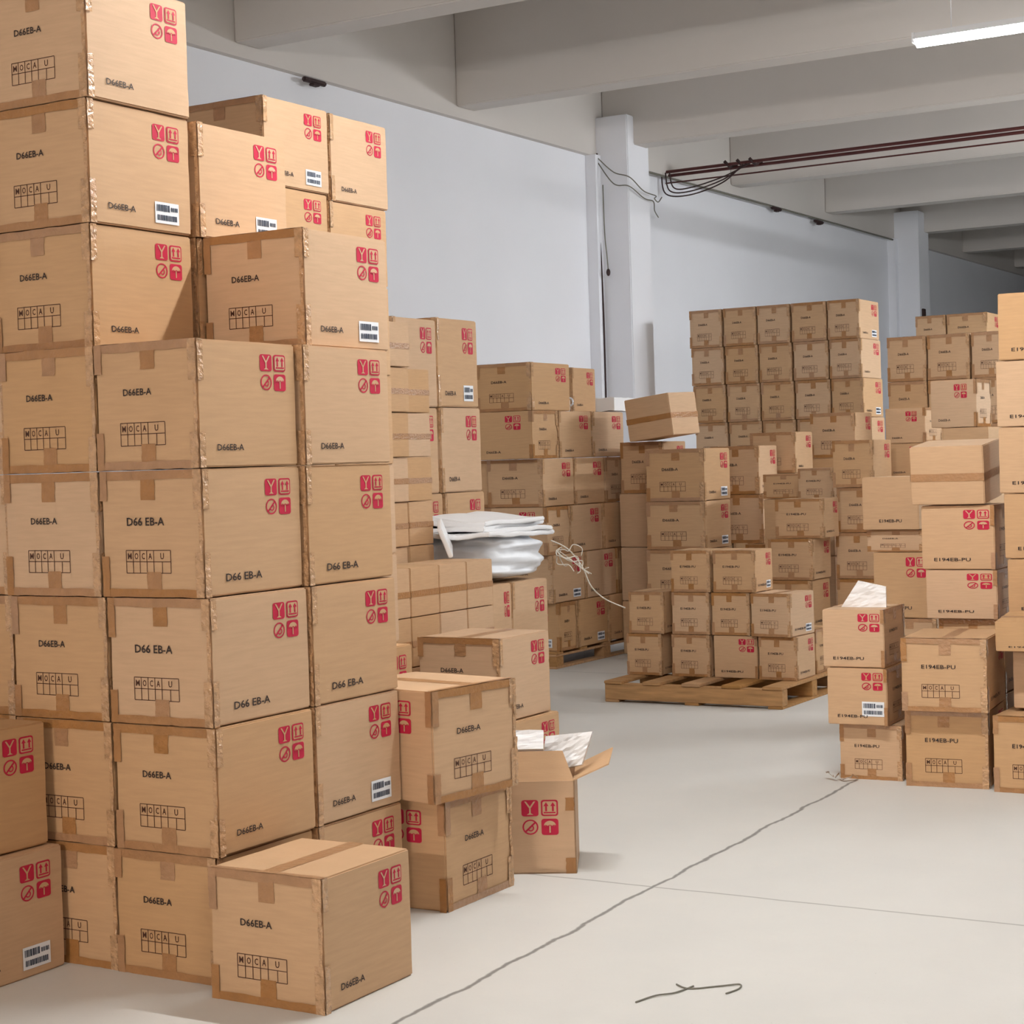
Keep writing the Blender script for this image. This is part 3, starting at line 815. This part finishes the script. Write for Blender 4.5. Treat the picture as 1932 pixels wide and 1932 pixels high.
S('farthest dark stack before the back wall|right',8,[
 (0,-5.540,19.500,0.0015,0.438,0.500,0.3825,0,''),
 (1,-5.540,19.500,0.3875,0.438,0.500,0.3825,0,''),
 (2,-5.540,19.500,0.7735,0.438,0.500,0.3825,0,''),
 (3,-5.540,19.500,1.1595,0.438,0.500,0.3825,0,''),
 (4,-5.540,19.500,1.5455,0.438,0.500,0.3825,0,''),
 (5,-5.540,19.500,1.9315,0.438,0.500,0.3825,0,''),
 (6,-5.540,19.500,2.3175,0.438,0.500,0.3825,0,''),
 (7,-5.540,19.500,2.7035,0.438,0.500,0.3825,0,''),
])
S("three-carton stack at the aisle's right edge",3,[
 (0,-2.869,8.470,0.0000,0.310,0.360,0.2685,3,'E'),
 (1,-2.919,8.420,0.2735,0.300,0.400,0.2761,3,'rEL'),
 (2,-2.934,8.440,0.5531,0.310,0.360,0.2829,3,'rEO'),
])
S('two-carton stack in the right foreground',2,[
 (0,-2.428,8.410,0.0000,0.390,0.460,0.3645,6,'E'),
 (1,-2.410,8.350,0.3695,0.400,0.500,0.3456,6,'E'),
])
S('stack behind the right foreground pair',4,[
 (0,-2.500,8.980,0.0000,0.330,0.360,0.3765,0,''),
 (1,-2.500,8.980,0.3815,0.330,0.360,0.3665,0,''),
 (2,-2.520,8.950,0.7515,0.360,0.380,0.2458,2,'rE'),
 (3,-2.527,8.950,1.0008,0.370,0.380,0.3214,2,'rE'),
])
S("front column at the photo's right edge",1,[
 (0,-2.020,8.360,0.0000,0.370,0.370,0.3565,0,'E'),
])
S("tall column at the photo's right edge",7,[
 (0,-2.060,8.970,0.0000,0.380,0.360,0.3965,0,''),
 (1,-2.060,8.970,0.4015,0.380,0.360,0.3665,0,''),
 (2,-2.060,8.850,0.7715,0.380,0.360,0.2865,0,'rE'),
 (3,-2.070,8.850,1.0615,0.380,0.360,0.3165,0,'rE'),
 (4,-2.090,8.850,1.3815,0.380,0.360,0.3215,0,'rE'),
 (5,-2.095,8.850,1.7065,0.380,0.360,0.3215,0,'rE'),
 (6,-2.080,8.850,2.0315,0.380,0.360,0.3265,0,'rE'),
])
S('column between the dark pile and the right stack',5,[
 (0,-3.030,10.250,0.0000,0.340,0.400,0.3465,0,''),
 (1,-3.229,10.200,0.3515,0.340,0.400,0.2765,0,'E'),
 (2,-3.261,10.200,0.6315,0.340,0.400,0.3817,0,'rE'),
 (3,-3.312,10.250,1.0167,0.340,0.400,0.1265,0,''),
 (4,-3.319,10.200,1.1467,0.340,0.400,0.3094,0,'pE'),
])
S('pile far behind the right stack|left',5,[
 (0,-4.082,12.900,0.0015,0.360,0.400,0.4667,0,'H'),
 (1,-4.082,12.900,0.4717,0.360,0.400,0.4667,0,'H'),
 (2,-4.082,12.900,0.9418,0.360,0.400,0.4667,0,'H'),
 (3,-4.082,12.900,1.4120,0.360,0.400,0.2484,0,'r'),
 (4,-4.135,12.900,1.6639,0.300,0.400,0.2565,0,'r'),
])
S('pile far behind the right stack|right',5,[
 (0,-3.500,12.300,0.0015,0.320,0.360,0.4359,0,'H'),
 (1,-3.500,12.300,0.4409,0.320,0.360,0.4359,0,'H'),
 (2,-3.500,12.300,0.8803,0.320,0.360,0.4359,0,'H'),
 (3,-3.500,12.300,1.3197,0.320,0.360,0.4359,0,'H'),
 (4,-3.579,12.300,1.7591,0.320,0.360,0.3269,0,'r'),
])

# ---------------------------------------------------------------- leaning and odd cartons
carton(-2.565, 8.93, 1.345, .37, .38, .295, 3, 'b', 'tape-banded brown carton leaning forward on top of the stack behind the right pair', 'stack behind the right foreground pair', tilt=(.09, 0))
carton(-6.22, 13.02, 1.775, .42, .42, .34, -6, 'b', 'tilted carton with taped end, highest one behind the medium stack', 'loose tilted cartons', tilt=(.03, -.11))
carton(-2.00, 8.52, .372, .34, .33, .27, -3, 'rE', 'brown carton half cut off by the right photo edge, resting on the front low one', 'cartons at the right photo edge')
carton(-2.02, 8.42, .665, .36, .34, .14, 4, 'rE', 'shallow carton with large red symbols tilted at the right photo edge', 'cartons at the right photo edge', tilt=(0, -.06))

# ---------------------------------------------------------------- opened carton with white foam
th = math.radians(27)
t = empty('open_carton', (-3.39, 6.12, 0), th)
tag(t, 'opened brown carton with raised flaps and white foam inside, on floor beside aisle stack', 'box')
W_, D_, H_ = .42, .34, .362
def wall(name, x0, x1, y0, y1, z0, z1, parent, m=KRAFT):
    bm = bmesh.new(); add_box(bm, x0, x1, y0, y1, z0, z1, 0, .0015); return new_obj(name, to_mesh(name, bm, m), parent)
body = bmesh.new()
for b in ((-W_, 0, 0, .006, 0, H_), (-W_, 0, D_-.006, D_, 0, H_), (-W_, -W_+.006, 0, D_, 0, H_), (-.006, 0, 0, D_, 0, H_), (-W_, 0, 0, D_, 0, .006)): add_box(body, *b)
new_obj('carton_body', to_mesh('open_body', body, KRAFT), t)
def flap(pts, name='flap', thick=.005):
    bm = bmesh.new(); vs = [bm.verts.new(p) for p in pts]; f = bm.faces.new(vs)
    bm.normal_update(); r = bmesh.ops.extrude_face_region(bm, geom=[f]); nv = [v for v in r['geom'] if isinstance(v, bmesh.types.BMVert)]
    bmesh.ops.translate(bm, vec=f.normal*thick, verts=nv); bmesh.ops.recalc_face_normals(bm, faces=bm.faces)
    return new_obj(name, to_mesh(name, bm, KRAFT), t)
flap([(-W_, .003, H_), (-.002, .003, H_), (-.045, .04, H_+.112), (-W_+.03, .04, H_+.112)])
flap([(-.003, .002, H_), (-.003, D_, H_), (.15, D_-.03, H_+.075), (.135, .03, H_+.055)])
flap([(-W_, D_-.003, H_), (-.01, D_-.003, H_), (-.04, D_+.11, H_+.03), (-W_+.03, D_+.11, H_+.03)])
flap([(-W_+.003, .01, H_), (-W_+.003, D_, H_), (-W_-.05, D_, H_+.12), (-W_-.05, .01, H_+.12)])
class OF:
    def __call__(s, u, v, e): return (-W_+u*W_, -e*.35, v*H_)
OFf = OF()
def odm(name, bm, *ms): bm.normal_update(); return to_mesh(name, bm, *ms)
new_obj('handling_marks', odm('open_marks', marks(OFf, .50, .84, .42, .80), RED, KRAFT), t)
rn = random.Random(3)
bm = bmesh.new(); strip(bm, OFf, .90, .99, .0, .17, E1, rn); new_obj('corner_tape', odm('o1', bm, TAPE), t)
bm = bmesh.new(); strip(bm, OFf, .91, .99, .68, .82, E1, rn); new_obj('corner_tape', odm('o2', bm, TAPE), t)
def slab(name, corners, thick, m, lab, cat, group=None, seed=1, amp=.006, n=10):
    """soft sheet from four corners, with thickness"""
    bm = bmesh.new(); c = [Vector(p) for p in corners]; g = []
    nrm = (c[1]-c[0]).cross(c[3]-c[0]).normalized()
    for s in (0, 1):
        G = []
        for j in range(n+1):
            row = []
            for i in range(n+1):
                u, v = i/n, j/n
                p = (c[0]*(1-u)+c[1]*u)*(1-v)+(c[3]*(1-u)+c[2]*u)*v
                p = p+nrm*(noise.noise(Vector((u*3+seed, v*3, seed)))*amp*2+noise.noise(Vector((u*9+seed, v*9, seed)))*amp+s*thick)
                row.append(bm.verts.new(p))
            G.append(row)
        g.append(G)
    for s in (0, 1):
        for j in range(n):
            for i in range(n): bm.faces.new((g[s][j][i], g[s][j][i+1], g[s][j+1][i+1], g[s][j+1][i]))
    for k in range(n):
        for a, b in (((0, k), (0, k+1)), ((n, k), (n, k+1)), ((k, 0), (k+1, 0)), ((k, n), (k+1, n))):
            bm.faces.new((g[0][a[0]][a[1]], g[0][b[0]][b[1]], g[1][b[0]][b[1]], g[1][a[0]][a[1]]))
    bmesh.ops.recalc_face_normals(bm, faces=bm.faces)
    o = new_obj(name, to_mesh(name, bm, m, smooth=False)); tag(o, lab, cat, group); return o
def loc(t, p): return t.matrix_basis @ Vector(p)
bpy.context.view_layer.update()
slab('foam_sheet', [loc(t, p) for p in ((-.40, .06, .47), (-.12, .06, .47), (-.12, .115, .535), (-.40, .115, .54))], .02, FOAM, 'flat white foam sheet lying across the opened carton behind its front flap', 'foam sheet', 'white foam in the opened carton', 5, .004)
slab('foam_sheet', [loc(t, p) for p in ((-.13, .13, .37), (.03, .13, .40), (.075, .16, .525), (-.11, .16, .51))], .06, FOAM, 'white foam sheet poking up at the right rim of the opened carton', 'foam sheet', 'white foam in the opened carton', 8, .006)
slab('foam_sheet', [(-3.19, 8.56, .838), (-2.965, 8.58, .838), (-2.965, 8.58, .94), (-3.10, 8.56, .97)], .012, FOAM, 'white foam sheet standing out of the top of the three-carton aisle stack', 'foam sheet', None, 2, .003)

# ---------------------------------------------------------------- white foam bundle on the banded cartons
t = empty('foam_bundle', (-5.42, 8.75, .952))
tag(t, 'white plastic-wrapped foam bundle tied with string, on the cartons behind the aisle stack', 'bundle')
bm = bmesh.new(); bmesh.ops.create_icosphere(bm, subdivisions=5, radius=1)
for v in bm.verts:
    p = v.co.copy(); q = Vector((math.copysign(abs(p.x)**.45, p.x), math.copysign(abs(p.y)**.45, p.y), math.copysign(abs(p.z)**.55, p.z)))
    th = math.atan2(q.y, q.x)
    fold = .05*math.sin(q.z*9+q.x*3+q.y*2)+.09*noise.noise(Vector((q.x*1.2, q.y*1.2, q.z*4)))+.04*noise.noise(q*4)
    k = 1+fold; taper = 1.0-.12*(q.z+1)/2
    v.co = Vector((q.x*.29*k*taper, q.y*.36*k*taper, .135+q.z*.13*(1+.2*fold)))
new_obj('wrapped_body', to_mesh('wrapped_body', bm, PLAST, smooth=True), t)
rn = random.Random(11)
for k in range(4):
    bm = bmesh.new(); dx, dy, rz = rn.uniform(-.04, .04), rn.uniform(-.05, .05), rn.uniform(-.12, .12)
    hw, hd = (.30-.02*k), (.44-.045*k)
    add_box(bm, -hw, hw, -hd, hd, 0, .026, 0, .006)
    bmesh.ops.subdivide_edges(bm, edges=[e for e in bm.edges if e.calc_length() > .2], cuts=8, use_grid_fill=True)
    for v in bm.verts:
        v.co.z += .02*noise.noise(Vector((v.co.x*4, v.co.y*4, k*3.1)))
        v.co.z += .03*max(0, (v.co.y/hd))*(k*.2-.4)
    o = new_obj('foam_sheet', to_mesh('foam_layer', bm, FOAM), t); o.location = (dx-.01, dy-.02+.02*k, .248+.026*k); o.rotation_euler = (0, .02*k, rz)
bm = bmesh.new(); add_box(bm, -.012, .012, -.13, .13, 0, .17, 0, .004)
o = new_obj('side_sheet', to_mesh('side_sheet', bm, FOAM), t); o.location = (.14, -.52, .18); o.rotation_euler = (.2, -.35, .5)
pts = smoothpath([(.30, .30, .20), (.33, .40, .16), (.36, .47, .10), (.40, .5, .02), (.43, .53, -.08), (.47, .62, -.16), (.55, .72, -.22)], 5)
o = new_obj('string', tube_mesh('tie_string', pts, .004, PALE, 6), t)
for k in range(7):
    a = rn.uniform(0, 6.28); p0 = Vector((.30, .36, .14)); pts = [p0]
    for s in range(5): pts.append(pts[-1]+Vector((rn.uniform(-.02, .05), rn.uniform(-.03, .06), rn.uniform(-.05, .035))))
    new_obj('string', tube_mesh('loose_string', smoothpath(pts, 4), .003, PALE, 5), t)

# ---------------------------------------------------------------- pallets
def pallet(X0, X1, Y0, Y1, top, label, across=True, group='wooden pallets', slats=5):
    t = empty('wooden_pallet', ((X0+X1)/2, (Y0+Y1)/2, 0)); tag(t, label, 'pallet', group)
    hx, hy = (X1-X0)/2, (Y1-Y0)/2
    def pt(name, b, var):
        bm = bmesh.new(); add_box(bm, *b, 0, .003); new_obj(name, to_mesh(name, bm, WOOD), t)
    if across:      # stringers along x, deck boards along y
        for y in (-hy, -.045, hy-.09): pt('stringer', (-hx, hx, y, y+.09 if y else .045, .018, top-.02), 0)
        for k in range(slats):
            a = -hx+(2*hx-.13)*k/(slats-1); pt('deck_board', (a, a+.13, -hy-.01, hy+.01, top-.02, top), 0)
        for a in (-hx, -.05, hx-.1): pt('bottom_board', (a, a+.1, -hy, hy, 0, .018), 0)
    else:
        for x in (-hx, -.045, hx-.09): pt('block', (x, x+.09, -hy, -hy+.12, .018, top-.035), 0); pt('block', (x, x+.09, -.06, .06, .018, top-.035), 0); pt('block', (x, x+.09, hy-.12, hy, .018, top-.035), 0)
        for k in range(slats):
            a = -hy+(2*hy-.12)*k/(slats-1); pt('deck_board', (-hx, hx, a, a+.12, top-.018, top), 0)
        for x in (-hx, -.045, hx-.09): pt('stringer', (x, x+.09, -hy, hy, top-.035, top-.018), 0); pt('bottom_board', (x, x+.09, -hy, hy, 0, .018), 0)
pallet(-5.62, -4.36, 10.60, 11.72, .142, 'light wooden pallet on the floor under the loose small cartons in the middle')
pallet(-7.95, -6.86, 12.15, 13.85, .13, 'wooden pallet under the wall stack, dark gaps showing below its cartons', across=False)

# ---------------------------------------------------------------- small things on the wall stack
t = empty('plastic_jug', (-7.16, 12.92, 2.012)); tag(t, 'small white plastic jug standing on the wall stack beside its top carton', 'jug')
prof = [(.0, 0), (.055, 0), (.06, .02), (.06, .09), (.045, .115), (.02, .125), (.018, .15), (0, .15)]
bm = bmesh.new(); rings = []
for r, z in prof: rings.append([bm.verts.new((max(r, .001)*math.cos(k*PI/8), max(r, .001)*math.sin(k*PI/8), z)) for k in range(16)])
for a, b in zip(rings, rings[1:]):
    for k in range(16): bm.faces.new((a[k], a[(k+1) % 16], b[(k+1) % 16], b[k]))
o = new_obj('jug_body', to_mesh('jug_body', bm, PLAST, smooth=True), t)
new_obj('handle', tube_mesh('jug_handle', smoothpath([(.055, 0, .04), (.09, 0, .06), (.085, 0, .1), (.04, 0, .115)], 5), .008, PLAST), t)
slab('foam_sheet', [(-7.25, 13.52, 2.022), (-7.0, 13.52, 2.022), (-7.0, 13.95, 2.022), (-7.25, 13.95, 2.022)], .11, FOAM, 'white foam block lying on the wall stack right of the jug', 'foam sheet', None, 4, .004)
# strip of shiny tape scrap on the floor by the three-carton stack
bm = bmesh.new(); rn = random.Random(5); prev = None
for k in range(14):
    p = Vector((-3.24+k*.012+rn.uniform(-.01, .01), 8.40+rn.uniform(-.02, .02), .004+abs(rn.uniform(0, .03))))
    q = (bm.verts.new(p), bm.verts.new(p+Vector((.01, -.035, .012))))
    if prev: bm.faces.new((prev[0], prev[1], q[1], q[0]))
    prev = q
o = new_obj('tape_scrap', to_mesh('tape_scrap', bm, TAPEC)); tag(o, 'crumpled tape scrap on floor at the foot of the three-carton aisle stack', 'tape scrap')
s = o.modifiers.new('s', 'SOLIDIFY'); s.thickness = .001

# ---------------------------------------------------------------- cables
def cable(name, pts, r, m, lab, cat, group=None, n=8):
    o = new_obj(name, tube_mesh(name, smoothpath(pts, n), r, m, 7)); tag(o, lab, cat, group); return o
cable('floor_string', [(-2.425, 4.71, .003), (-2.40, 4.79, .004), (-2.36, 4.84, .004), (-2.34, 4.93, .003)], .0025, GREYW, 'left piece of thin grey string lying on the foreground floor', 'string', 'strings on the floor')
cable('floor_string', [(-2.395, 4.925, .003), (-2.34, 4.90, .003), (-2.27, 4.96, .003), (-2.22, 5.00, .004), (-2.205, 4.96, .003), (-2.22, 4.90, .003)], .0025, GREYW, 'right curly piece of thin grey string lying on the foreground floor', 'string', 'strings on the floor')
cable('cable', [(-8.90, 16.96, 4.84), (-8.90, 16.955, 4.2), (-8.88, 16.95, 3.7), (-8.87, 16.95, 3.1), (-8.87, 16.95, 2.1), (-8.87, 16.95, .05)], .009, WIRE, 'thin dark cable running straight down the left side of the wall column', 'cable', 'wall cables')
o = cable('pull_switch', [(-8.83, 16.94, 4.5), (-8.82, 16.93, 4.0), (-8.80, 16.93, 3.75), (-8.79, 16.93, 3.60)], .006, GREYW, 'small dark switch hanging on a thin cord in front of the wall column', 'switch')
bm = bmesh.new(); bmesh.ops.create_uvsphere(bm, u_segments=10, v_segments=8, radius=.028); c_ = new_obj('switch_knob', to_mesh('knob', bm, WIRE, smooth=True), o); c_.location = (-8.79, 16.93, 3.58); c_.scale = (.8, .8, 1.4)
cable('cable', [(-8.90, 16.95, 4.80), (-8.7, 16.94, 4.62), (-8.52, 16.95, 4.55), (-8.51, 17.25, 4.44), (-8.51, 17.54, 4.42), (-8.7, 17.9, 4.45), (-8.85, 18.3, 4.47), (-8.90, 18.5, 4.55)], .006, GREYW, 'slack cable drooping across the wall column head towards the pipes', 'cable', 'wall cables')
cable('cable', [(-8.90, 16.95, 4.76), (-8.7, 16.93, 4.50), (-8.535, 16.96, 4.46), (-8.53, 17.3, 4.37), (-8.53, 17.52, 4.36), (-8.8, 18.1, 4.35), (-8.95, 18.5, 4.33)], .006, GREYW, 'thin pale cable sagging just below the slack dark one at the column', 'cable', 'wall cables')
t = empty('pipe_run', (0, 18.7, 0)); tag(t, 'pair of long maroon pipes running under the ceiling beams from the wall column', 'pipe')
for dz, dy, r in ((4.88, 0, .018), (4.845, .06, .018), (4.77, .1, .009)):
    o = new_obj('pipe', tube_mesh('pipe', [(-8.99, dy, dz-.02), (-4, dy, dz), (1, dy, dz), (6.98, dy, dz)], r, PIPE, 10), t)
for x in (-8.2, -8.05, -7.9): o = new_obj('pipe_clamp', tube_mesh('clamp', [(x, -.03, 4.90), (x+.05, .02, 4.83), (x+.1, .09, 4.86)], .018, WIRE, 6), t)
t = empty('cable_loops', (-8.4, 18.63, 0)); tag(t, 'bundle of dark cable loops hanging below the maroon pipes by the column', 'cable')
for k in range(3):
    new_obj('cable_loop', tube_mesh('cable_loop', smoothpath([(-.55+.05*k, -.02, 4.84), (-.50+.05*k, -.02, 4.60+.03*k), (-.2, -.02, 4.56+.04*k), (.2, -.01, 4.66+.03*k), (.44+.04*k, 0, 4.835)], 8), .008, WIRE, 7), t)
cable('cable', [(-8.915, 17.6, 4.80), (-8.915, 20, 4.795), (-8.915, 23, 4.80), (-8.915, 26.5, 4.80)], .012, GREYW, 'dark cable clipped along the wall beam edge behind the pipes', 'cable', 'wall cables')
for (y, z, lab) in ((12.04, 4.76, 'flat dark bracket on the wall beam edge above the near tower'), (21.9, 4.76, 'nearer dark cable clamp on the far wall beam edge'), (23.4, 4.74, 'farther dark cable clamp on the far wall beam edge')):
    bm = bmesh.new(); add_box(bm, -8.93, -8.89, y-.15, y+.15, z, z+.04, 0, .01); add_box(bm, -8.93, -8.88, y-.05, y+.04, z-.02, z, 0, .005)
    o = new_obj('wall_bracket', to_mesh('wall_bracket', bm, WIRE)); tag(o, lab, 'bracket', 'dark brackets on the wall beam')
bm = bmesh.new(); add_box(bm, -8.56, -8.53, 26.68, 26.80, 3.45, 3.75, 0, .006)
o = new_obj('switch_box', to_mesh('switch_box', bm, WIRE)); tag(o, 'small dark switch box mounted on the farthest visible wall column', 'switch box')
